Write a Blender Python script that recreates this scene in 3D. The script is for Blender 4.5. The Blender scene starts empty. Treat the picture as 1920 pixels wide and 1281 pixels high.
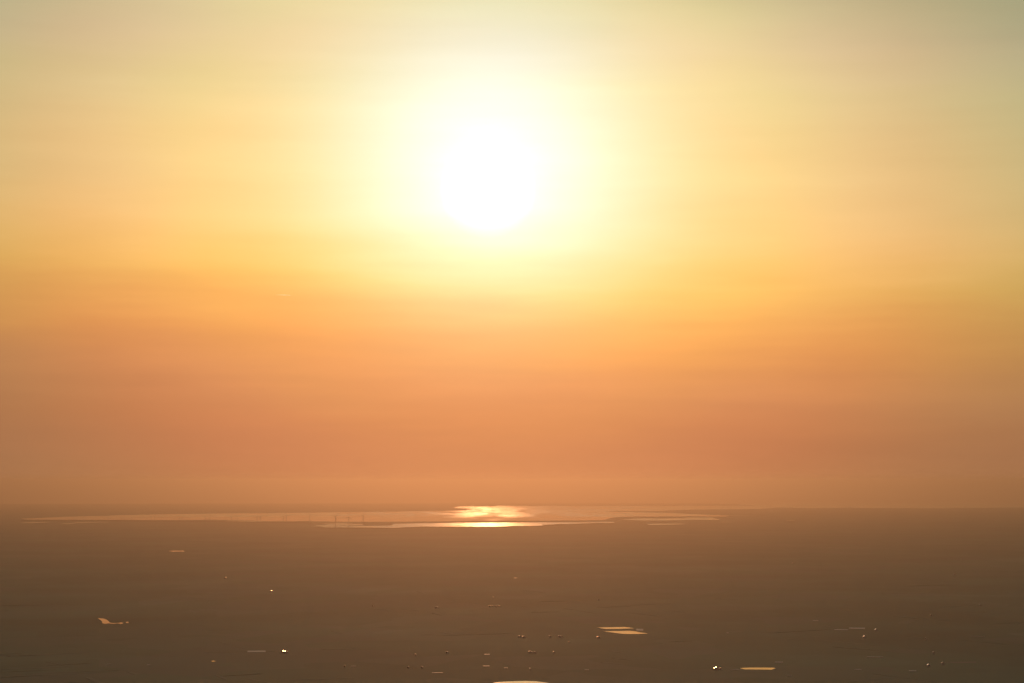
import bpy, bmesh, math, random
from mathutils import Vector, noise
rad = math.radians
C = bpy.context.scene.collection
SC = bpy.context.scene
random.seed(7)

# ------------------------------------------------------------------ camera
H = 450.0                      # camera height above the sea, metres
R2 = 7.43e6                    # effective radius of the earth (refraction included)
F = 3733.0                     # focal length of the photograph in its own pixels (70 mm on 36 mm)
PITCH = rad(4.01)
cam_d = bpy.data.cameras.new('camera')
cam = bpy.data.objects.new('camera', cam_d); C.objects.link(cam)
cam.location = (0, 0, H)
cam.rotation_euler = (rad(90) + PITCH, 0, 0)
cam_d.sensor_width = 36; cam_d.lens = 70
cam_d.clip_start = 1; cam_d.clip_end = 400000
SC.camera = cam

# ------------------------------------------------------------------ sky and sun
SUN_EL, SUN_AZ = 8.36, -0.70          # degrees; azimuth measured from +Y towards +X
S = Vector((math.sin(rad(SUN_AZ))*math.cos(rad(SUN_EL)), math.cos(rad(SUN_AZ))*math.cos(rad(SUN_EL)), math.sin(rad(SUN_EL))))
SUN_STRENGTH = 0.22
HAZE_DENSITY = 1/24000
HAZE_G = 0.835
HAZE_COL = (0.90, 0.70, 0.555)

T_EL = [(-0.8, 0.3759, 0.1779, 0.0848), (0.0, 0.3719, 0.1758, 0.0835), (0.8, 0.373, 0.1743, 0.0829), (1.6, 0.3918, 0.1844, 0.0836),
        (2.4, 0.4082, 0.2007, 0.0896), (3.2, 0.4476, 0.2263, 0.0945), (4.0, 0.4861, 0.2523, 0.0882), (4.8, 0.5219, 0.2994, 0.0978),
        (5.6, 0.5488, 0.3704, 0.1173), (6.6, 0.576, 0.4165, 0.1653), (8.0, 0.5412, 0.4351, 0.208), (9.5, 0.5111, 0.4427, 0.2302),
        (11.2, 0.4628, 0.4396, 0.2523), (12.6, 0.4347, 0.4156, 0.2747), (13.8, 0.4022, 0.419, 0.2721), (20, 0.341, 0.3332, 0.26),
        (40, 0.2, 0.24, 0.24), (90, 0.13, 0.17, 0.2)]
G_AN = [(0.0, 12.5, 12.0, 16.0), (0.8, 4.6, 4.6, 6.2), (1.6, 2.95, 2.85, 4.28), (2.4, 2.5, 2.50, 3.75),
        (3.2, 2.30, 2.33, 3.08), (4.2, 2.19, 2.12, 2.42), (5.4, 2.12, 1.89, 1.80), (6.8, 2.08, 1.6817, 1.40),
        (8.5, 1.9051, 1.5326, 1.2), (10.5, 1.7072, 1.3351, 1.12), (12.5, 1.4895, 1.1628, 0.99), (14.5, 1.2755, 1.0799, 0.93),
        (17.0, 1.07, 1.0, 0.90), (30, .75, .76, .82), (60, .42, .45, .55), (120, .22, .26, .34), (180, .18, .22, .3)]

W = bpy.data.worlds.new('World'); SC.world = W; W.use_nodes = True
nt = W.node_tree; nt.nodes.clear()
N = nt.nodes.new; L = nt.links.new
def wm(op, a, b=None, clamp=False):
    n = N('ShaderNodeMath'); n.operation = op; n.use_clamp = clamp
    for i, v in ((0, a), (1, b)):
        if v is None: continue
        if isinstance(v, (int, float)): n.inputs[i].default_value = v
        else: L(v, n.inputs[i])
    return n.outputs[0]
def wv(op, a, b):
    n = N('ShaderNodeVectorMath'); n.operation = op
    for i, v in ((0, a), (1, b)):
        if isinstance(v, (tuple, Vector)): n.inputs[i].default_value = v
        else: L(v, n.inputs[i])
    return n
tc = N('ShaderNodeTexCoord').outputs['Generated']
dirn = wv('NORMALIZE', tc, (0, 0, 0)).outputs[0]
sep = N('ShaderNodeSeparateXYZ'); L(dirn, sep.inputs[0])
el = wm('MULTIPLY', wm('ARCSINE', sep.outputs[2]), 180/math.pi)
cosang = wv('DOT_PRODUCT', dirn, S).outputs['Value']
ang = wm('MULTIPLY', wm('ARCCOSINE', wm('MINIMUM', cosang, 0.9999999)), 180/math.pi)
# thin layered cloud: stretched noise bends the elevation bands and thins the glow
def wnoise(sx, sz, scale, detail, off):
    m = wv('MULTIPLY', dirn, (sx, sx, sz)); a = wv('ADD', m.outputs[0], (off, off*1.7, off*.6))
    n = N('ShaderNodeTexNoise'); L(a.outputs[0], n.inputs['Vector'])
    n.inputs['Scale'].default_value = scale; n.inputs['Detail'].default_value = detail
    n.inputs['Roughness'].default_value = 0.55
    return wm('SUBTRACT', n.outputs['Fac'], 0.5)
bend = wnoise(1.0, 5.0, 4.0, 4.0, 3.1)
streak = wnoise(1.0, 11.0, 7.0, 9.0, 8.4)
veil = wnoise(1.0, 3.2, 3.2, 3.0, 21.7)
el2 = wm('ADD', wm('ADD', el, wm('MULTIPLY', sep.outputs[0], 2.0)), wm('ADD', wm('MULTIPLY', bend, -1.9), wm('MULTIPLY', streak, 0.75)))
below = wm('MULTIPLY', wm('MINIMUM', wm('MAXIMUM', wm('SUBTRACT', SUN_EL-2.2, el), 0.0), 5.0), 0.28)
ang2 = wm('ADD', wm('ADD', ang, below), wm('MULTIPLY', wm('MULTIPLY', veil, 2.4), wm('MULTIPLY', wm('SUBTRACT', ang, 1.5), 0.12, True)))
def spline(tab, x, c):
    if x <= tab[0][0]: return tab[0][c]
    if x >= tab[-1][0]: return tab[-1][c]
    i = max(k for k in range(len(tab)-1) if tab[k][0] <= x)
    p = [tab[max(0, min(len(tab)-1, i+k))] for k in (-1, 0, 1, 2)]
    x1, x2 = p[1][0], p[2][0]; h = x2-x1; t = (x-x1)/h
    y = [math.log(q[c]) for q in p]
    def slope(a, b, cc, ya, yb, yc):
        if a == b or b == cc: return (yc-ya)/(cc-a)
        s0, s1 = (yb-ya)/(b-a), (yc-yb)/(cc-b)
        return 0 if s0*s1 <= 0 else 2*s0*s1/(s0+s1)
    m1 = slope(p[0][0], x1, x2, y[0], y[1], y[2]); m2 = slope(x1, x2, p[3][0], y[1], y[2], y[3])
    v = ((2*t**3-3*t*t+1)*y[1] + (t**3-2*t*t+t)*h*m1 + (-2*t**3+3*t*t)*y[2] + (t**3-t*t)*h*m2)
    return math.exp(v)
def ramp(tab, fac_out, xs, x0, x1, scale):
    mr = N('ShaderNodeMapRange'); L(fac_out, mr.inputs[0])
    mr.inputs[1].default_value = x0; mr.inputs[2].default_value = x1
    r = N('ShaderNodeValToRGB'); L(mr.outputs[0], r.inputs[0]); cr = r.color_ramp
    while len(cr.elements) < len(xs): cr.elements.new(0.5)
    for e, x in zip(cr.elements, xs):
        pass
    for k, x in enumerate(xs):
        cr.elements[k].position = (x-x0)/(x1-x0)
    for k, x in enumerate(xs):
        cr.elements[k].color = tuple(spline(tab, x, c)/scale for c in (1, 2, 3)) + (1,)
    return r.outputs[0]
xsT = [-0.8 + i*14.6/23 for i in range(24)] + [16, 20, 28, 40, 60, 90]
xsG = [0, .4, .8, 1.2, 1.6, 2.0, 2.4, 2.8, 3.2, 3.7, 4.2, 4.8, 5.4, 6.1, 6.8, 7.6, 8.5, 9.5, 10.5, 11.5, 12.5, 13.5, 14.5, 15.7, 17, 22, 30, 60, 120, 180]
tcol = ramp(T_EL, el2, xsT, -0.8, 90, 1.0)
gcol = ramp(G_AN, ang2, xsG, 0, 180, 30.0)
g30 = wv('SCALE', gcol, (0, 0, 0)); g30.inputs['Scale'].default_value = 30.0
skyc = wv('MULTIPLY', tcol, g30.outputs[0])
mod = wm('ADD', 1.0, wm('ADD', wm('MULTIPLY', streak, 0.15), wm('MULTIPLY', veil, 0.14)))
# edge of a thin high veil of cirrus that covers the sky from the upper right upwards
vq = wm('ADD', wm('ADD', el, wm('MULTIPLY', sep.outputs[0], 11.8)), wm('MULTIPLY', wm('ADD', bend, streak), 3.0))
vm = N('ShaderNodeMapRange'); vm.interpolation_type = 'SMOOTHSTEP'; L(vq, vm.inputs[0])
vm.inputs[1].default_value = 13.6; vm.inputs[2].default_value = 16.2; vm.inputs[3].default_value = 1.0; vm.inputs[4].default_value = 0.86
mod = wm('MULTIPLY', mod, vm.outputs[0])
skyf = N('ShaderNodeVectorMath'); skyf.operation = 'SCALE'; L(skyc.outputs[0], skyf.inputs[0]); L(mod, skyf.inputs['Scale'])
# clear high sky above the dusty layer
nish = N('ShaderNodeTexSky'); nish.sky_type = 'NISHITA'; nish.sun_disc = False
nish.sun_elevation = rad(SUN_EL); nish.sun_rotation = rad(SUN_AZ); nish.dust_density = 5.0; nish.altitude = H
hi = N('ShaderNodeMapRange'); hi.interpolation_type = 'SMOOTHSTEP'; L(el, hi.inputs[0])
hi.inputs[1].default_value = 16; hi.inputs[2].default_value = 60; hi.inputs[4].default_value = 0.02
nsc = N('ShaderNodeVectorMath'); nsc.operation = 'SCALE'; L(nish.outputs[0], nsc.inputs[0]); L(hi.outputs[0], nsc.inputs['Scale'])
tot = wv('ADD', skyf.outputs[0], nsc.outputs[0])
bg = N('ShaderNodeBackground'); L(tot.outputs[0], bg.inputs[0]); bg.inputs[1].default_value = 1.0
wo = N('ShaderNodeOutputWorld'); L(bg.outputs[0], wo.inputs[0])
W.cycles.sampling_method = 'MANUAL'; W.cycles.sample_map_resolution = 2048

sun_d = bpy.data.lights.new('sun', 'SUN'); sun_d.energy = SUN_STRENGTH; sun_d.angle = rad(0.53)
sun_d.color = (1.0, 0.41, 0.155)
sun = bpy.data.objects.new('sun', sun_d); C.objects.link(sun)
sun.rotation_euler = (-S).to_track_quat('-Z', 'Y').to_euler()
SC.view_settings.view_transform = 'Standard'; SC.view_settings.look = 'None'
SC.view_settings.exposure = 0; SC.view_settings.gamma = 1
SC.view_settings.use_curve_mapping = False
SC.cycles.use_denoising = True
SC.cycles.volume_bounces = 0
SC.cycles.max_bounces = 4

# ------------------------------------------------------------------ helpers
def gz(x, y): return -(x*x+y*y)/(2*R2)
def dist_at(py):
    """ground distance seen at a row of the photograph"""
    d = (py-640.5)/F; dep = math.atan(d)-PITCH
    q = dep*dep - 2*H/R2
    if q <= 0: return dep*R2
    return (dep-math.sqrt(q))*R2
def ground(px, py, lift=0.0, d=None):
    if d is None: d = dist_at(py)
    dep = math.atan((py-640.5)/F)
    # bearing of the column, corrected for the pitch of the lens
    fwd = math.cos(PITCH) + (py-640.5)/F*math.sin(PITCH)
    a = math.atan(((px-960)/F)/fwd)
    x, y = math.sin(a)*d, math.cos(a)*d
    return Vector((x, y, gz(x, y)+lift))
def tag(o, label=None, cat=None, group=None, kind=None):
    if label: o['label'] = label
    if cat: o['category'] = cat
    if group: o['group'] = group
    if kind: o['kind'] = kind
    return o
def mesh_obj(name, verts, faces, mat, parent=None, smooth=False):
    me = bpy.data.meshes.new(name); me.from_pydata([tuple(v) for v in verts], [], faces); me.update()
    if mat: me.materials.append(mat)
    if smooth:
        for p in me.polygons: p.use_smooth = True
    o = bpy.data.objects.new(name, me); C.objects.link(o)
    if parent: o.parent = parent
    return o
def empty(name, loc, rz=0):
    o = bpy.data.objects.new(name, None); o.location = loc; o.rotation_euler = (0, 0, rz); C.objects.link(o); return o

def mat(name, base, rough=0.8, spec=0.3, metallic=0.0, ior=1.45):
    m = bpy.data.materials.new(name); m.use_nodes = True
    b = m.node_tree.nodes['Principled BSDF']
    b.inputs['Base Color'].default_value = (*base, 1); b.inputs['Roughness'].default_value = rough
    b.inputs['Metallic'].default_value = metallic; b.inputs['Specular IOR Level'].default_value = spec
    b.inputs['IOR'].default_value = ior
    return m
def add_noise(m, c1, c2, scale, detail=4, stretch=(1, 1, 1), bump=0.0, coord='Object'):
    t = m.node_tree; b = t.nodes['Principled BSDF']
    tcn = t.nodes.new('ShaderNodeTexCoord'); mp = t.nodes.new('ShaderNodeMapping'); mp.inputs['Scale'].default_value = stretch
    n = t.nodes.new('ShaderNodeTexNoise'); n.inputs['Scale'].default_value = scale; n.inputs['Detail'].default_value = detail
    r = t.nodes.new('ShaderNodeValToRGB'); r.color_ramp.elements[0].color = (*c1, 1); r.color_ramp.elements[1].color = (*c2, 1)
    r.color_ramp.elements[0].position = .3; r.color_ramp.elements[1].position = .7
    t.links.new(tcn.outputs[coord], mp.inputs[0]); t.links.new(mp.outputs[0], n.inputs['Vector'])
    t.links.new(n.outputs['Fac'], r.inputs[0]); t.links.new(r.outputs[0], b.inputs['Base Color'])
    if bump:
        bp = t.nodes.new('ShaderNodeBump'); bp.inputs['Strength'].default_value = bump
        t.links.new(n.outputs['Fac'], bp.inputs['Height']); t.links.new(bp.outputs[0], b.inputs['Normal'])
    return m

# farmland: fields of different crops with soil noise, all on real ground coordinates in metres
M_land = mat('farmland', (0.06, 0.06, 0.04), 0.78, 0.14)
t = M_land.node_tree; b = t.nodes['Principled BSDF']
geo = t.nodes.new('ShaderNodeNewGeometry')
vor = t.nodes.new('ShaderNodeTexVoronoi'); vor.distance = 'MANHATTAN'; vor.inputs['Scale'].default_value = 1/260
rot = t.nodes.new('ShaderNodeMapping'); rot.inputs['Rotation'].default_value = (0, 0, .5); rot.inputs['Scale'].default_value = (1, .7, 0)
t.links.new(geo.outputs['Position'], rot.inputs[0]); t.links.new(rot.outputs[0], vor.inputs['Vector'])
r = t.nodes.new('ShaderNodeValToRGB'); cr = r.color_ramp; cr.interpolation = 'CONSTANT'
for k, (p, c) in enumerate(((0, (.085, .190, .105)), (.18, (.078, .180, .098)), (.36, (.100, .190, .110)), (.5, (.074, .178, .096)), (.66, (.100, .176, .108)), (.8, (.072, .168, .094)), (.92, (.115, .200, .120)))):
    e = cr.elements[k] if k < 2 else cr.elements.new(p)
    e.position = p; e.color = (*c, 1)
sepc = t.nodes.new('ShaderNodeSeparateColor'); t.links.new(vor.outputs['Color'], sepc.inputs[0]); t.links.new(sepc.outputs[0], r.inputs[0])
n1 = t.nodes.new('ShaderNodeTexNoise'); n1.inputs['Scale'].default_value = 1/900; n1.inputs['Detail'].default_value = 7
t.links.new(geo.outputs['Position'], n1.inputs['Vector'])
mx = t.nodes.new('ShaderNodeMix'); mx.data_type = 'RGBA'; mx.blend_type = 'MULTIPLY'; mx.inputs[0].default_value = 1
rr = t.nodes.new('ShaderNodeValToRGB'); rr.color_ramp.elements[0].position = .3; rr.color_ramp.elements[0].color = (.58, .58, .58, 1)
rr.color_ramp.elements[1].position = .7; rr.color_ramp.elements[1].color = (1.0, 1.0, 1.0, 1)
t.links.new(n1.outputs['Fac'], rr.inputs[0]); t.links.new(r.outputs[0], mx.inputs[6]); t.links.new(rr.outputs[0], mx.inputs[7])
t.links.new(mx.outputs[2], b.inputs['Base Color'])
M_wood = add_noise(mat('woodland', (.03, .04, .02), 1.0, 0.0), (.04, .05, .03), (.08, .09, .055), .02, 5)
M_wood2 = add_noise(mat('hedge_leaves', (.03, .04, .02), .8, 0.2), (.09, .16, .10), (.12, .185, .115), .05, 4)

def water_mat(name, r_lo, r_hi, scale=1/700, seed=0.0, lo=.42, hi=.58, tint=(.012, .014, .014), stretch=(1, 1, 0)):
    m = mat(name, tint, .3, .5, 0, 1.333)
    t = m.node_tree; b = t.nodes['Principled BSDF']
    g = t.nodes.new('ShaderNodeNewGeometry'); mp = t.nodes.new('ShaderNodeMapping'); mp.inputs['Scale'].default_value = stretch
    mp.inputs['Location'].default_value = (seed*1000, seed*700, 0)
    n = t.nodes.new('ShaderNodeTexNoise'); n.inputs['Scale'].default_value = scale; n.inputs['Detail'].default_value = 6
    mr = t.nodes.new('ShaderNodeMapRange'); mr.inputs[1].default_value = lo; mr.inputs[2].default_value = hi
    mr.inputs[3].default_value = r_lo; mr.inputs[4].default_value = r_hi
    t.links.new(g.outputs['Position'], mp.inputs[0]); t.links.new(mp.outputs[0], n.inputs['Vector'])
    t.links.new(n.outputs['Fac'], mr.inputs[0]); t.links.new(mr.outputs[0], b.inputs['Roughness'])
    b.inputs['IOR'].default_value = 1.45 if scale > 1/100 else 1.42
    return m, mr
M_bay, bay_r = water_mat('bay_water', .10, .23, 1/450, 1.0, .42, .58, stretch=(1, .2, 0))
# sheltered water behind the barrier strip is calmer than the open bay
t = M_bay.node_tree; g_ = t.nodes.new('ShaderNodeNewGeometry'); s_ = t.nodes.new('ShaderNodeSeparateXYZ'); t.links.new(g_.outputs['Position'], s_.inputs[0])
sh = t.nodes.new('ShaderNodeMapRange'); t.links.new(s_.outputs[1], sh.inputs[0])
sh.inputs[1].default_value = 26800; sh.inputs[2].default_value = 29600; sh.inputs[3].default_value = .40; sh.inputs[4].default_value = 1.0
ml = t.nodes.new('ShaderNodeMath'); ml.operation = 'MULTIPLY'; t.links.new(bay_r.outputs[0], ml.inputs[0]); t.links.new(sh.outputs[0], ml.inputs[1])
t.links.new(ml.outputs[0], t.nodes['Principled BSDF'].inputs['Roughness'])
M_channel, _ = water_mat('channel_water', .18, .27, 1/260, 4.0, .40, .58, stretch=(1, .3, 0))
M_pond, _ = water_mat('pond_water', .07, .11, 1/40, 2.0)
M_calm, _ = water_mat('calm_water', .03, .06, 1/60, 6.0)
PONDS = []

# ------------------------------------------------------------------ ground
def build_ground():
    nseg = 720; rings = [0.0]; r_ = 200.0
    while r_ < 93000: rings.append(r_); r_ *= 1.025 if r_ < 40000 else 1.015
    rings.append(93000.0)
    vs = [(0, 0, 0)]; fs = []
    for d in rings[1:]:
        for k in range(nseg):
            a = 2*math.pi*k/nseg; x, y = math.sin(a)*d, math.cos(a)*d; vs.append((x, y, gz(x, y)))
    for k in range(nseg): fs.append((0, 1+(k+1) % nseg, 1+k))
    for i in range(len(rings)-2):
        o0, o1 = 1+i*nseg, 1+(i+1)*nseg
        for k in range(nseg):
            k2 = (k+1) % nseg; fs.append((o0+k, o0+k2, o1+k2, o1+k))
    o = mesh_obj('ground', vs, fs, M_land, smooth=True)
    return tag(o, 'flat farmland plain fading into orange haze', kind='structure')
build_ground()

def interp(tab, x, c):
    if x <= tab[0][0]: return tab[0][c]
    for a, b_ in zip(tab, tab[1:]):
        if x <= b_[0]:
            u = (x-a[0])/(b_[0]-a[0]); return a[c]+(b_[c]-a[c])*u
    return tab[-1][c]
def patch(name, tab, mat_, lift, jt=0.25, jb=0.25, seed=0, step=2.0, rows=8, thick=0.0, label=None, kind='structure', cat=None, group=None, far=None, fr=.06):
    """a sheet on the ground between an upper and a lower shore; tab = (column, upper row, lower row) read off the photograph"""
    x0, x1 = tab[0][0], tab[-1][0]; n = max(2, int((x1-x0)/step)); vs = []; fs = []
    for i in range(n+1):
        x = x0+(x1-x0)*i/n; yt, yb = interp(tab, x, 1), interp(tab, x, 2)
        e = min(1.0, (x-x0)/6+.0, (x1-x)/6)
        nt_ = noise.noise(Vector((x*fr, seed*7.3, 0)))+.5*noise.noise(Vector((x*fr*3.1, seed*7.3, 4)))
        nb_ = noise.noise(Vector((x*fr, seed*5.1, 9)))+.5*noise.noise(Vector((x*fr*3.1, seed*5.1, 14)))
        yt += nt_*jt*e; yb += nb_*jb*e
        if yb < yt+.02: yb = yt+.02
        dt, db = dist_at(max(yt, 941.02)), dist_at(yb)
        if far and yt < 941.5: dt = far
        for j in range(rows+1):
            d = db*(dt/db)**(j/rows)
            vs.append(ground(x, yb, lift, d))
    for i in range(n):
        for j in range(rows):
            a = i*(rows+1)+j; fs.append((a, a+rows+1, a+rows+2, a+1))
    if thick:
        nv = len(vs); vs += [v-Vector((0, 0, thick)) for v in vs[:]]
        for i in range(n):
            a, b_ = i*(rows+1), (i+1)*(rows+1); fs.append((a+nv, b_+nv, b_, a))
            a, b_ = i*(rows+1)+rows, (i+1)*(rows+1)+rows; fs.append((a, b_, b_+nv, a+nv))
    o = mesh_obj(name, vs, fs, mat_, smooth=not thick)
    return tag(o, label, cat, group, kind)

# ------------------------------------------------------------------ water (shores read off the photograph)
patch('sea', [(560, 941, 941.6), (700, 941, 942.3), (860, 941, 942.8), (1300, 941, 943.2), (1400, 941, 946), (1460, 941, 951.5), (1500, 941, 952.3),
              (1640, 941, 951.8), (1760, 941, 952.2), (1830, 941, 951), (1980, 941, 950)], M_bay, .8, 0, .35, 3, rows=16, far=92000,
      label='open sea beyond the far shore at the horizon')
patch('bay_water', [(42, 970.6, 971.6), (60, 970, 972.6), (125, 967.4, 973.2), (200, 965.8, 973.6), (300, 963.5, 974.4), (400, 962.6, 974.2), (475, 961.9, 975.6), (500, 961.8, 977.3),
                    (555, 961.5, 977.4), (640, 960.5, 978.6), (700, 959.8, 978.4), (782, 958.6, 978.2), (845, 957.6, 977.8), (872, 956.8, 977.6), (884, 955, 977.3),
                    (885, 950.5, 977.3), (940, 948.7, 977), (1000, 949, 976.6), (1135, 948.9, 975.6), (1160, 948.6, 970.0), (1250, 948.8, 969.4), (1330, 948.6, 969.0), (1362, 948.2, 968.4), (1400, 948.0, 956), (1450, 947.8, 952.2), (1480, 947.4, 949.5)],
      M_bay, .8, .22, .25, 1, rows=20, label='wide shallow bay reflecting the low sun')
patch('inlet_water', [(851, 951.9, 952.6), (862, 949.2, 953.2), (874, 948.8, 954), (888, 948.7, 956)], M_bay, .8, .3, .3, 5, rows=3, step=1,
      label='narrow water behind the tip of the far spit')
patch('channel_water', [(736, 982.4, 990), (760, 981.8, 989), (800, 981.2, 987.6), (850, 980.6, 987.9), (930, 980.2, 987.7), (960, 980, 986.6), (1015, 979.8, 986.0),
                        (1022, 979.7, 984.6), (1045, 979.5, 983), (1080, 979.2, 982.5), (1120, 978.6, 980.8), (1146, 978.4, 980.9), (1152, 979.2, 980.2)],
      M_channel, .8, .15, .3, 2, rows=8, step=1.5, label='bright tidal channel in front of the barrier strip')
k = 0
for nm, tab, lb in (
    ('tidal_pool', [(586, 984.6, 985.6), (610, 984.2, 986.3), (640, 984.4, 985.8)], 'short pool at the left end of the channel, before the tall turbines'),
    ('tidal_pool', [(584, 987.2, 987.8), (660, 986.9, 988.3)], 'thin streak of water left of the channel mouth'),
    ('tidal_pool', [(608, 980.9, 981.3), (640, 980.4, 981.9), (662, 980.8, 981.3)], 'upper thin pool beneath the barrier strip beside a turbine'),
    ('tidal_pool', [(612, 983, 983.6), (650, 983, 985.4), (682, 983.1, 984.9)], 'middle pool crossed by a turbine tower'),
    ('tidal_pool', [(606, 987, 988.6), (680, 986.4, 989), (720, 986, 989.6), (738, 985.4, 990)], 'long pool joining the left end of the channel'),
    ('tidal_pool', [(40, 977.4, 978.1), (66, 977, 978.4), (92, 977.5, 978.1)], 'faint streak of water at the far left below the bay tip'),
    ('tidal_pool', [(114, 979.9, 980.4), (128, 979.6, 980.8), (142, 979.4, 980)], 'short faint pool below the left bay shore'),
    ('tidal_pool', [(140, 977.9, 978.6), (170, 977.2, 978.6), (204, 977.3, 977.9)], 'faint pool following the left bay shore'),
    ('tidal_pool', [(400, 976.4, 976.9), (440, 975.9, 977.2), (492, 976.6, 978.2)], 'thin pool under the row of small turbines'),
    ('lagoon', [(1169, 973.6, 974.3), (1200, 972, 976), (1245, 972.2, 976.1), (1280, 971.8, 975.3), (1290, 970.4, 974.9), (1335, 970.2, 974.6), (1349, 974, 974.6)], 'orange lagoon enclosed by the dark wooded spit'),
    ('lagoon', [(1214, 982.2, 983), (1220, 982, 984.4), (1250, 981.8, 984), (1264, 981.9, 983.7), (1282, 981.9, 982.6)], 'small lagoon lowest below the wooded spit'),
    ('tidal_pool', [(1354, 978.2, 978.9), (1372, 978.1, 978.8)], 'tiny pool right of the lagoons'),
    ('tidal_pool', [(1475, 974.8, 975.6), (1490, 974.7, 975.5)], 'tiny pool farthest right below the far right shore')):
    k += 1
    patch(nm, tab, M_channel, .8, .12, .12, 20+k, rows=3, step=1.5, label=lb)

# land lying in the water
def land(name, tab, label, lift=3.0, jt=.25, seed=0):
    return patch(name, tab, M_land, lift, jt, .12, seed, rows=6, thick=4.0, label=label, step=1.5, fr=.12)
land('spit_land', [(1136, 958.9, 959.2), (1156, 958.4, 959.5), (1200, 958.4, 960.6), (1240, 958.4, 961.4), (1258, 956.8, 962), (1290, 956, 963.6), (1330, 955.4, 965), (1372, 955, 966.6), (1420, 954.4, 967), (1500, 954, 962), (1640, 953.6, 955)],
     'long dark spit reaching into the bay from the right', seed=31)
land('lagoon_spit', [(1136, 974.2, 977.6), (1146, 971.3, 978), (1165, 969.6, 974.2), (1172, 969.2, 973.6), (1200, 968.8, 971.9), (1280, 968.6, 971.6), (1290, 968.2, 970.3), (1360, 969, 969.8), (1374, 969, 970)],
     'dark wooded spit above the orange lagoon', seed=33)
land('barrier_strip', [(560, 977.0, 980.2), (640, 978.5, 980.4), (700, 978.6, 981.6), (780, 978.3, 981.4), (860, 977.9, 979.9), (960, 977.1, 979.6), (1060, 976.4, 978.9), (1146, 975.2, 978)],
     'narrow dark barrier strip between the bay and the channel', lift=2.0, jt=.15, seed=35)
land('far_spit', [(640, 956, 957.6), (760, 955, 957), (850, 953.4, 956.6), (872, 954, 956), (886, 954.8, 955.4)], 'tip of the far shore reaching into the sun glitter', seed=37)
land('sand_bank', [(905, 949.3, 949.9), (920, 949, 950.1), (932, 949.4, 949.9)], 'small dark bank in the sun glitter', seed=39, jt=.05)

# ------------------------------------------------------------------ ponds on the plain
def poly(name, pts, mat_, lift, label, bank=True):
    """pond or slab from its outline (columns, rows); a low earth bank runs round it"""
    P = [ground(x, y, lift) for x, y in pts]
    c = sum(P, Vector())/len(P); PONDS.append((c, max((p-c).length for p in P)))
    root = empty(name, (c.x, c.y, gz(c.x, c.y)))
    root.location.z = gz(c.x, c.y)
    w = mesh_obj('water', [p-root.location for p in P], [tuple(range(len(P)))], mat_, root)
    if bank:
        vs = []; fs = []; n = len(P)
        for i in range(n):
            o_ = (P[i]-c); o_.z = 0; o_.normalize()
            for r_, z in ((-.5, -.3), (1.5, .25), (3.5, .25), (7, -.5)):
                q = P[i]+o_*r_; vs.append(Vector((q.x, q.y, gz(q.x, q.y)+lift+z))-root.location)
        for i in range(n):
            for j in range(3):
                a, b_ = i*4+j, ((i+1) % n)*4+j; fs.append((a, b_, b_+1, a+1))
        mesh_obj('bank', vs, fs, M_wood2, root)
    return tag(root, label, 'pond')
poly('reservoir', [(1119, 1177.2), (1136, 1180), (1160, 1179.8), (1190, 1178.6), (1172, 1175.8)][::-1], M_pond, .5, 'narrow bright rectangular reservoir, upper of the two right of centre')
poly('reservoir', [(1131, 1184.3), (1150, 1186.8), (1166, 1188.9), (1182, 1189.5), (1200, 1189), (1217, 1188.2), (1200, 1186), (1190, 1184), (1181, 1183), (1150, 1183.8)][::-1], M_pond, .5, 'large bright reservoir with slanting ends, lower of the two right of centre')
poly('lake', [(183, 1154.5), (187, 1157), (191, 1160), (192, 1163.8), (197, 1165.2), (204, 1164.4), (212, 1165.3), (220, 1164.6), (227, 1165.6), (232, 1164.2), (228, 1162.9), (222, 1163.9), (212, 1163.8), (206, 1163), (203, 1159.5), (200, 1157.4), (194, 1155.2), (188, 1155)][::-1], M_pond, .5, 'ragged lake with a thin eastern arm at the left of the plain', bank=False)
poly('small_pond', [(235.5, 1163.2), (238, 1164.2), (241.5, 1163.6), (241, 1162), (237, 1162)][::-1], M_pond, .5, 'small pond just right of the ragged lake', bank=False)
poly('reservoir', [(316, 1031.6), (325, 1033.2), (346, 1032.9), (344, 1030.9), (325, 1030.7)][::-1], M_pond, .5, 'thin salmon coloured reservoir alone near the left bay shore')
poly('reservoir', [(1387, 1251.8), (1396, 1254.3), (1446, 1254.3), (1454, 1251.6), (1450, 1250.2), (1405, 1250.6)][::-1], M_pond, .5, 'long orange reservoir at the lower right beside a white glint')
poly('lake', [(925, 1282.4), (934, 1280.6), (952, 1279.4), (985, 1278.5), (1006, 1279.2), (1026, 1281.8), (1036, 1284), (1020, 1296), (960, 1300), (915, 1290)][::-1], M_calm, .5, 'pale orange lake cut by the bottom edge of the picture', bank=False)
poly('small_pond', [(395, 1237.2), (399, 1238.4), (405, 1237.4), (401, 1236.4)][::-1], M_pond, .5, 'small pond in the dark fields at the lower left', bank=False)
poly('small_pond', [(962, 1083.9), (966, 1084.6), (971, 1084.2), (967, 1083.6)][::-1], M_pond, .5, 'lone small pond in the middle of the plain', bank=False)
poly('small_pond', [(1765, 1235.4), (1800, 1236.2), (1831, 1234.8), (1829, 1233.2), (1796, 1234.2)][::-1], mat('weedy_water', (.08, .08, .05), .55, .4, 0, 1.33), .5, 'dull grey-green pond strip at the lower right edge', bank=False)

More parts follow.
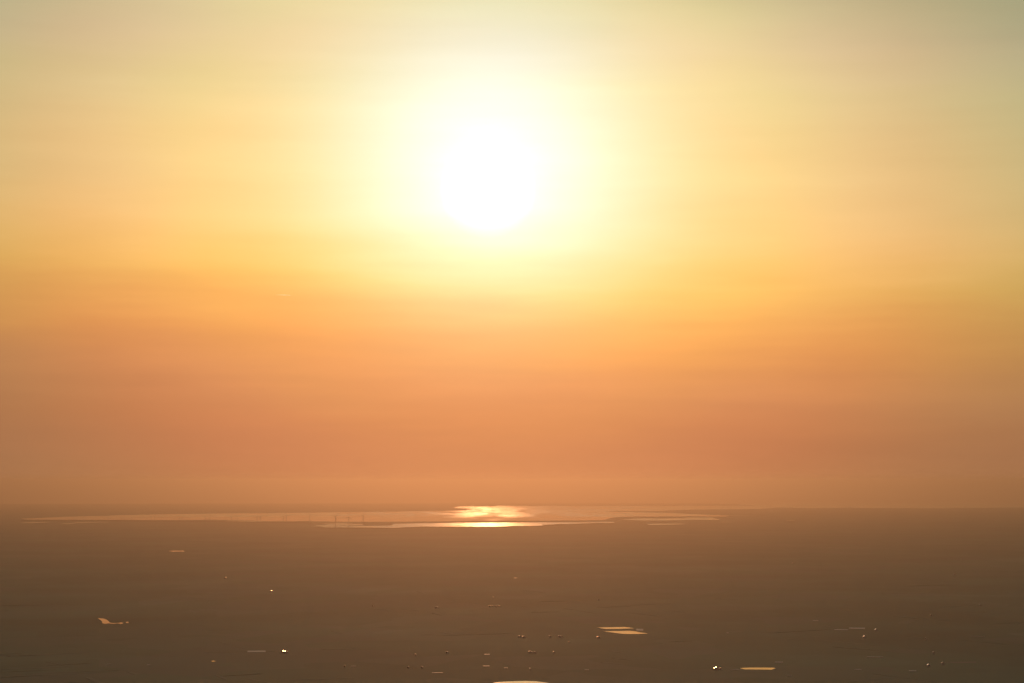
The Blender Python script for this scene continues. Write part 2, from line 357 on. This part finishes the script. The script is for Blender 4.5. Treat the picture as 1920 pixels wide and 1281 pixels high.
# ------------------------------------------------------------------ wind turbines
M_tower = mat('turbine_paint', (.16, .16, .155), 1.0, 0.0)
M_blade = mat('blade_paint', (.16, .16, .155), 1.0, 0.0)
def ring_mesh(rs, n=12):
    vs = []; fs = []
    for z, r_ in rs:
        for k in range(n): a = 2*math.pi*k/n; vs.append((math.cos(a)*r_, math.sin(a)*r_, z))
    for i in range(len(rs)-1):
        for k in range(n): fs.append((i*n+k, i*n+(k+1) % n, (i+1)*n+(k+1) % n, (i+1)*n+k))
    fs.append(tuple(range((len(rs)-1)*n, len(rs)*n))); fs.append(tuple(reversed(range(n))))
    return vs, fs
def me_(name, vs, fs, m):
    me = bpy.data.meshes.new(name); me.from_pydata(vs, [], fs); me.materials.append(m); me.update(); return me
ME_tower = me_('tower', *ring_mesh([(0, 4.2), (30, 3.7), (60, 3.2), (89, 2.7)]), M_tower)
def box_v(x0, x1, y0, y1, z0, z1):
    return [(x0, y0, z0), (x1, y0, z0), (x1, y1, z0), (x0, y1, z0), (x0, y0, z1), (x1, y0, z1), (x1, y1, z1), (x0, y1, z1)]
BF = [(0, 3, 2, 1), (4, 5, 6, 7), (0, 1, 5, 4), (1, 2, 6, 5), (2, 3, 7, 6), (3, 0, 4, 7)]
nv = box_v(-1.9, 1.9, -3.2, 8, -1.8, 2.2); nv[2] = (1.5, 8, -1.2); nv[3] = (-1.5, 8, -1.2); nv[6] = (1.5, 8, 1.4); nv[7] = (-1.5, 8, 1.4)
ME_nac = me_('nacelle', nv, BF, M_tower)
hv, hf = ring_mesh([(0, 1.7), (1.2, 1.7), (2.2, 1.2), (2.9, .4)], 10)
ME_hub = me_('hub', [(x, -z, y) for x, y, z in hv], hf, M_blade)
bl = []; bf = []
for i, (z, w, th) in enumerate(((0, 1.2, 1.2), (3, 1.6, 1.1), (9, 2.6, .8), (20, 2.1, .6), (32, 1.5, .4), (40, 1.0, .25), (44, .4, .1))):
    for x, y in ((-w*.35, 0), (0, -th/2), (w, 0), (0, th/2)): bl.append((x, y, z))
    if i:
        for k in range(4): a = (i-1)*4+k; b_ = (i-1)*4+(k+1) % 4; bf.append((a, b_, b_+4, a+4))
bf.append((24, 25, 26, 27)); bf.append((3, 2, 1, 0))
ME_blade = me_('blade', bl, bf, M_blade)
TB = [(203, 976.2, 10, 'small wind turbine at the left end of the row by the bay'), (247, 975.6, 8, 'tiny wind turbine second from the left of the row'),
      (283, 975.4, 9.5, 'left one of the first close pair of small turbines'), (290, 975.5, 8.5, 'right one of the first close pair of small turbines'),
      (336, 975.2, 9, 'left one of the blurred pair of small turbines'), (341, 975.2, 7.5, 'right one of the blurred pair of small turbines'),
      (385, 975, 10, 'left turbine of the pair before the middle of the row'), (393, 975, 9, 'right turbine of the pair before the middle of the row'),
      (434, 976, 11, 'left turbine of the pair above the thin pool'), (445, 976, 10, 'right turbine of the pair above the thin pool'),
      (482, 978, 14, 'left turbine of the pair where the shore steps down'), (488, 978, 12.5, 'right turbine of the pair where the shore steps down'),
      (531, 978, 13, 'left turbine of the pair on the low headland'), (537, 978.4, 16.5, 'right turbine of the pair on the low headland'),
      (581, 980, 19, 'wind turbine at the right end of the headland'), (629, 987.5, 26, 'tallest wind turbine crossing both pools'),
      (654, 986.5, 23, 'second tallest wind turbine, beside the tallest'), (681, 983, 22, 'rightmost wind turbine of the row')]
for i, (px, py, hp, lb) in enumerate(TB):
    p = ground(px, py, .5); d = math.hypot(p.x, p.y)
    s_ = hp*d/F/132*1.06
    root = empty('wind_turbine', p, random.uniform(-.5, .5) + (0.2)); root.scale = (s_*(1.0 if s_ > .8 else 1.35), s_*(1.0 if s_ > .8 else 1.35), s_)
    tag(root, lb, 'wind turbine', 'wind turbines along the bay shore')
    def part(nm, me, loc, rot=(0, 0, 0)):
        o = bpy.data.objects.new(nm, me); C.objects.link(o); o.parent = root; o.location = loc; o.rotation_euler = rot; return o
    part('tower', ME_tower, (0, 0, 0)); part('nacelle', ME_nac, (0, 0, 90.5)); part('hub', ME_hub, (0, -3.2, 90.5))
    ph = random.uniform(0, 2)
    for q in range(3): part('blade', ME_blade, (0, -4.6, 90.5), (0, ph+q*2*math.pi/3, 0))

# ------------------------------------------------------------------ lighthouse on the spit tip
lp = ground(1156, 959.0, 2.8)
root = empty('lighthouse', lp); tag(root, 'small dark beacon tower at the tip of the right spit', 'lighthouse')
mesh_obj('tower', *ring_mesh([(0, 7), (10, 5.5), (22, 4.5)], 12), M_tower, root)
o = mesh_obj('gallery', *ring_mesh([(22, 6), (23, 6)], 12), M_tower, root)
mesh_obj('lantern', *ring_mesh([(23, 3), (27, 3), (30, .3)], 10), mat('beacon_glass', (.1, .1, .1), .1, .5), root)
vs = box_v(-22, -9, -6, 6, -1, 6); root2 = mesh_obj('keeper_house', vs, BF, M_tower, root)

# ------------------------------------------------------------------ trees on the channel shore
def tree(px, py, h, lb):
    p = ground(px, py, 0); root = empty('tree', p); tag(root, lb, 'tree', 'trees on the channel shore')
    mesh_obj('trunk', *ring_mesh([(0, .5), (h*.35, .35), (h*.7, .15)], 7), M_wood2, root)
    vs = []; fs = []
    for q in range(420):
        v = Vector((random.gauss(0, 1), random.gauss(0, 1), random.gauss(0, 1))).normalized()*random.uniform(.45, 1)
        c = Vector((v.x*h*.45*(1+.3*noise.noise(v*2)), v.y*h*.45, h*.62+v.z*h*.38)); r_ = h*.055
        a = Vector((random.uniform(-1, 1), random.uniform(-1, 1), random.uniform(-1, 1))).normalized(); b_ = a.orthogonal().normalized(); n_ = a.cross(b_)
        i = len(vs); vs += [c+b_*r_, c+n_*r_, c-b_*r_, c-n_*r_]; fs.append((i, i+1, i+2, i+3))
    mesh_obj('crown', vs, fs, M_wood2, root)
for px, py, h, lb in ((1018, 985.4, 14, 'rounded tree on the channel shore right of the glitter'), (1022, 984.8, 11, 'lower tree touching its taller neighbour on the channel shore'),
                      (1027, 984.4, 9, 'small tree right of the shore pair'), (1092, 982.8, 12, 'lone tree standing on the channel shore'),
                      (1142, 984.6, 13, 'tree where the channel ends at the wooded spit'), (777, 988.6, 10, 'tree on the near shore at the left of the channel')):
    tree(px, py, h, lb)

# ------------------------------------------------------------------ farm buildings whose wet or metal roofs catch the low sun
M_wall = add_noise(mat('render_wall', (.4, .38, .34), .9, .2), (.33, .31, .28), (.45, .43, .39), .3)
M_metal = mat('metal_roof', (.62, .62, .62), .22, .5, 1.0)
M_agedroof = mat('aged_metal_roof', (.5, .47, .42), .5, .5, 1.0)
M_dullroof = mat('fibre_roof', (.3, .29, .27), .38, .5)
M_plastic = mat('greenhouse_film', (.38, .33, .25), .44, .45)
M_door = mat('barn_door', (.10, .12, .10), .7, .3)
def barn(px, py, w, l, label, bright=1, group='farm buildings on the plain', eave=4.0, cat='barn'):
    """gable barn; its slope faces the way that mirrors the sun towards the viewpoint, as the roofs that glint do"""
    p = ground(px, py, 0)
    v = (Vector((0, 0, H))-p).normalized(); h = (v+S).normalized()
    yaw = math.atan2(h.y, h.x); pitch = min(math.acos(h.z), rad(34)); pitch = max(pitch, rad(2))
    if bright < 1: yaw += random.choice((-1, 1))*.06
    root = empty('barn' if cat == 'barn' else 'house', p, yaw)           # local +x looks down the bright slope
    tag(root, label, cat, group)
    hw = w/2; rise = hw*math.tan(pitch); ov = .5
    vs = [(-hw, -l/2, -.5), (hw, -l/2, -.5), (hw, l/2, -.5), (-hw, l/2, -.5), (-hw, -l/2, eave), (hw, -l/2, eave), (hw, l/2, eave), (-hw, l/2, eave), (0, -l/2, eave+rise), (0, l/2, eave+rise)]
    fs = [(0, 1, 5, 8, 4), (2, 3, 7, 9, 6), (1, 2, 6, 5), (3, 0, 4, 7)]
    mesh_obj('wall', vs, fs, M_wall, root)
    m = M_metal if bright >= 1 else M_agedroof if bright > .6 else M_dullroof
    for sgn in (1, -1):
        x1 = sgn*(hw+ov); z1 = eave-ov*math.tan(pitch)+.05; z0 = eave+rise+.05; y = l/2+ov
        vs = [(0, -y, z0), (x1, -y, z1), (x1, y, z1), (0, y, z0), (0, -y, z0+.15), (x1, -y, z1+.15), (x1, y, z1+.15), (0, y, z0+.15)]
        fs = BF if sgn > 0 else [tuple(reversed(f)) for f in BF]
        mesh_obj('roof_slope', vs, fs, m, root)
    mesh_obj('door', box_v(-1.6, 1.6, -l/2-.06, -l/2-.01, 0, 3.2), BF, M_door, root)
B = [(530, 1223.4, 9, 7, 1, 'brightest white-roofed barn at the lower left'), (533.5, 1223.2, 6, 5, 1, 'small shed touching the bright barn at the lower left'),
     (537, 1222.6, 4, 4, .5, 'dull little shed beside the two bright roofs at the lower left'),
     (1343, 1255, 10, 8, 1, 'brilliant white roof left of the long orange reservoir'), (1351, 1255, 4, 4, .5, 'tiny shed between the brilliant roof and the reservoir'),
     (1642.5, 1179, 7, 6, 1, 'bright roof alone right of the pale greenhouses'), (1620, 1192.5, 6, 5, 1, 'lower left roof of a bright slanting pair below the greenhouses'), (1621.3, 1191, 5, 5, 1, 'upper right roof of a bright slanting pair below the greenhouses'),
     (1741, 1243.5, 7, 6, 1, 'bright roof lowest at the right, left of the weedy pond'), (1750.5, 1219.4, 5, 5, .7, 'faint bright roof above the weedy pond'),
     (1735.5, 1193.5, 4, 4, .5, 'dim roof at the right, highest of the dim right-hand roofs'), (1768, 1239.5, 8, 6, .5, 'dim roof just under the left end of the weedy pond'),
     (1838, 1130.2, 9, 7, .5, 'lone dim roof near the right edge, high on the plain'), (838, 1225.6, 5, 5, .7, 'small bright roof left of centre near the bottom'),
     (765, 1253.4, 4, 4, .7, 'left roof of two points near the bottom left of centre'), (791, 1253.6, 4, 4, .7, 'right roof of two points near the bottom left of centre'),
     (818, 1140.4, 11, 8, .7, 'pale barn in the middle distance left of centre'), (699, 1137, 6, 5, .5, 'dim roof in the middle distance farther left'),
     (422, 1083.2, 10, 8, .5, 'pale roof high on the plain at the left'), (508, 1108.6, 8, 6, 1, 'bright point roof high on the plain left of centre'),
     (1003, 1225.5, 5, 5, .7, 'bright end roof of the short row below centre'), (998, 1225.6, 3, 4, .5, 'dim middle roof of the short row below centre'), (993, 1224.8, 7, 5, .5, 'wide dim roof starting the short row below centre'),
     (974, 1195.4, 7, 6, .7, 'first roof of the dotted row left of the reservoirs'), (982, 1196.2, 9, 6, .5, 'second, duller roof of the dotted row left of the reservoirs'),
     (1031, 1195.6, 7, 6, .7, 'third roof of the dotted row left of the reservoirs'), (1049, 1195.2, 8, 6, .7, 'roof with a long slope, fourth of the dotted row'), (1053, 1196, 7, 5, .7, 'last roof of the dotted row, nearest the reservoirs'),
     (1067, 1206, 4, 4, .5, 'dim roof below the end of the dotted row'), (1122, 1197.3, 9, 6, .5, 'dim barn directly below the large reservoir'),
     (918, 1137.9, 6, 6, .5, 'leftmost roof of the far dashed row at centre'), (924, 1137.9, 6, 6, .5, 'second roof of the far dashed row at centre'), (930, 1137.9, 9, 6, .7, 'brightest roof of the far dashed row at centre'), (936, 1137.9, 6, 6, .5, 'rightmost roof of the far dashed row at centre'),
     (925, 1120.9, 5, 5, .5, 'tiny dim roof above the far dashed row'), (1122, 1126, 6, 5, .5, 'dim roof between the plain centre and the reservoirs'),
     (994, 1257, 3, 3, .5, 'tiny dim roof just above the bottom lake'), (646, 1250.8, 3, 3, .5, 'tiny roof left of the pale shed near the bottom'),
     (1486.5, 1055, 9, 7, .5, 'lone roof point high on the plain right of centre'), (1038.8, 1225.7, 4, 4, .5, 'tiny dim roof right of the short row'),
     (1790, 1073.8, 11, 8, .5, 'faintest roof high on the plain at the right'), (1746, 1150, 7, 6, .5, 'faint roof in the dark fields at the right'),
     (779, 1229.5, 4, 4, .5, 'faint roof left of the small bright one near the bottom')]
for px, py, w, l, br, lb in B: barn(px, py, w, l, lb, br)

def greenhouse(px0, px1, py, depth, n, label, m=None):
    a, b_ = ground(px0, py, 0), ground(px1, py, 0); mid = (a+b_)/2; ln = (b_-a).length; yaw = math.atan2(b_.y-a.y, b_.x-a.x)
    root = empty('greenhouse', (mid.x, mid.y, gz(mid.x, mid.y)), yaw); tag(root, label, 'greenhouse', 'greenhouses on the plain')
    hh = 1.3; w = depth/n
    mesh_obj('wall', box_v(-ln/2, ln/2, -depth/2, depth/2, -.5, hh), [BF[2], BF[3], BF[4], BF[5]], M_plastic, root)
    for i in range(n):
        y0 = -depth/2+i*w; vs = []; fs = []
        for q in range(7):
            u = q/6; z = hh+math.sin(math.pi*u)*w*.035
            vs += [(-ln/2, y0+u*w, z), (ln/2, y0+u*w, z)]
            if q: k_ = 2*q; fs.append((k_-2, k_-1, k_+1, k_))
        fs.append(tuple(range(0, 14, 2))); fs.append(tuple(reversed(range(1, 14, 2))))
        mesh_obj('roof_span', vs, fs, m or M_plastic, root)
G = [(464, 498, 1220.5, 48, 5, 'wide pale greenhouse block at the lower left'), (1625, 1655, 1228.3, 16, 2, 'thin pinkish greenhouse at the lower right'),
     (1564, 1590, 1178.4, 30, 4, 'brighter greenhouse left of the long pale one'), (1592, 1622, 1175.2, 50, 5, 'long pale greenhouse beside the lone bright roof'),
     (1524, 1534, 1161.6, 26, 3, 'short bright greenhouse above the pale pair'), (1704, 1718, 1253.1, 22, 3, 'dim greenhouse at the bottom right'),
     (1602, 1615, 1252, 16, 2, 'faint greenhouse at the bottom left of the dim one'), (906, 918, 1250.7, 14, 2, 'short orange-tinted greenhouse near the bottom centre'),
     (945, 952, 1254.3, 9, 1, 'small bright tunnel above the bottom lake'), (1096, 1104, 1257.6, 10, 1, 'small bright tunnel right of the bottom lake'),
     (658, 667, 1250, 12, 1, 'pale low tunnel near the bottom left of centre'), (810, 830, 1263.4, 12, 1, 'faint long tunnel at the bottom left of centre'),
     (1193, 1206, 1181.6, 70, 5, 'grey-green glasshouse block right of the twin reservoirs'), (1362, 1366, 1186, 14, 2, 'faint small greenhouse right of the reservoirs'),
     (908, 918, 1228.6, 18, 2, 'faint pinkish greenhouse below centre'), (1453, 1468, 1240.4, 22, 2, 'faint greenhouse above the long orange reservoir'),
     (1370, 1388, 1255.2, 10, 1, 'grey tunnel touching the long orange reservoir'), (1476, 1484, 1265, 12, 1, 'faint tunnel below the long orange reservoir'),
     (1820, 1846, 1187, 8, 1, 'faint thin tunnel at the right edge of the plain'), (200, 208, 1240.6, 12, 1, 'faint tunnel low at the far left'), (276, 282, 1242.5, 12, 1, 'faint tunnel right of the far left one')]
for a in G: greenhouse(*a)

# ------------------------------------------------------------------ hedgerows and woods
def hedges():
    vs = []; fs = []
    for q in range(170):
        py = 986+ (random.random()**.75)*330; px = random.uniform(-150, 2070)
        c = ground(px, py, 0); d = math.hypot(c.x, c.y)
        if any((c-pc).length < pr+260 for pc, pr in PONDS): continue
        ln = random.uniform(50, 200)*(1+d/15000); w = random.uniform(5, 16); ht = random.uniform(.6, 1.4)
        a = random.choice((.5, .5+math.pi/2))+random.gauss(0, .12); n = 9
        for i in range(n+1):
            u = i/n-.5; x = c.x+math.cos(a)*ln*u; y = c.y+math.sin(a)*ln*u; e = .35 if i in (0, n) else 1
            nx, ny = -math.sin(a)*w/2*e*random.uniform(.7, 1.2), math.cos(a)*w/2*e*random.uniform(.7, 1.2); hh = ht*e*random.uniform(.6, 1.15); g = gz(x, y)
            vs += [(x-nx, y-ny, g-.3), (x-nx*.8, y-ny*.8, g+hh*.7), (x, y, g+hh), (x+nx*.8, y+ny*.8, g+hh*.7), (x+nx, y+ny, g-.3)]
            if i:
                k_ = len(vs)-10
                for j in range(4): fs.append((k_+j, k_+5+j, k_+6+j, k_+1+j))
    o = mesh_obj('hedgerows', vs, fs, M_wood2); tag(o, 'low dark hedgerows and tree belts between the fields', kind='stuff')
hedges()
def shore_wood():
    vs = []; fs = []
    # continuous scrub on the near side of the channel and bay
    line = [(40, 974.6), (240, 976), (400, 977.6), (490, 979), (575, 979.2), (600, 990), (735, 991.5), (760, 990.2), (800, 988.8), (930, 989), (1016, 987.4), (1024, 986), (1080, 983.8), (1120, 982), (1150, 982.6)]
    n = 520
    for i in range(n+1):
        px = 40+1110*i/n; py = interp(line, px, 1); h_ = 4+5*max(0, noise.noise(Vector((px*.09, 3, 0)))+.35)+2.5*random.random()
        for k_, (dy, hh) in enumerate(((.5, 0), (.25, h_), (-.25, h_*.9), (-.5, 0))): vs.append(ground(px, py+dy, hh-.2 if hh else -.5))
        if i:
            k_ = len(vs)-8
            for j in range(3): fs.append((k_+j, k_+4+j, k_+5+j, k_+1+j))
    o = mesh_obj('shore_scrub', vs, fs, M_wood); tag(o, 'dark scrub along the near shore of the bay', kind='stuff')
shore_wood()

# ------------------------------------------------------------------ the one small bright cloud shred, left of the sun
def wisp():
    d = 30000.0
    def sk(px, py):
        fwd = math.cos(PITCH)+(py-640.5)/F*math.sin(PITCH); up = math.sin(PITCH)-(py-640.5)/F*math.cos(PITCH)
        return Vector(((px-960)/F, fwd, up)).normalized()*d+Vector((0, 0, H))
    c = sk(531, 553.6); vs = []; fs = []; n = 28; m = 10
    for i in range(n+1):
        u = i/n; x = (u-.5)*245; r_ = 15*math.sin(math.pi*min(1, max(0, u)))**.6*(.45+.55*u)*(1+.35*noise.noise(Vector((u*6, 0, 0))))
        zc = 3*math.sin(u*2.6)-(u-.5)*8 - (6*max(0, u-.85)*8)
        for k_ in range(m):
            a = 2*math.pi*k_/m; vs.append((x, math.cos(a)*r_*3, zc+math.sin(a)*r_))
        if i:
            o_ = (i-1)*m
            for k_ in range(m): fs.append((o_+k_, o_+(k_+1) % m, o_+m+(k_+1) % m, o_+m+k_))
    fs.append(tuple(reversed(range(m)))); fs.append(tuple(range(n*m, n*m+m)))
    o = mesh_obj('cloud_wisp', vs, fs, None, smooth=True); o.location = c
    mm = bpy.data.materials.new('cloud_vapour'); mm.use_nodes = True; t = mm.node_tree; t.nodes.clear()
    out = t.nodes.new('ShaderNodeOutputMaterial'); pv = t.nodes.new('ShaderNodeVolumePrincipled')
    pv.inputs['Color'].default_value = (1, 1, 1, 1); pv.inputs['Density'].default_value = .008; pv.inputs['Anisotropy'].default_value = .93
    t.links.new(pv.outputs[0], out.inputs['Volume']); o.data.materials.append(mm)
    tag(o, 'short bright shred of cloud in the orange sky left of the sun', 'cloud')
wisp()

# ------------------------------------------------------------------ haze
def haze():
    z0 = gz(93500, 0)-5.0
    zt = H+60; s_ = 94000.0
    o = mesh_obj('haze', box_v(-s_, s_, -s_, s_, z0, zt), BF, None)
    m = bpy.data.materials.new('haze_air'); m.use_nodes = True; t = m.node_tree; t.nodes.clear()
    out = t.nodes.new('ShaderNodeOutputMaterial'); pv = t.nodes.new('ShaderNodeVolumePrincipled')
    pv.inputs['Color'].default_value = (*HAZE_COL, 1); pv.inputs['Density'].default_value = HAZE_DENSITY
    pv.inputs['Anisotropy'].default_value = HAZE_G
    t.links.new(pv.outputs[0], out.inputs['Volume']); o.data.materials.append(m)
    tag(o, 'warm evening haze over the whole plain', kind='stuff')
haze()
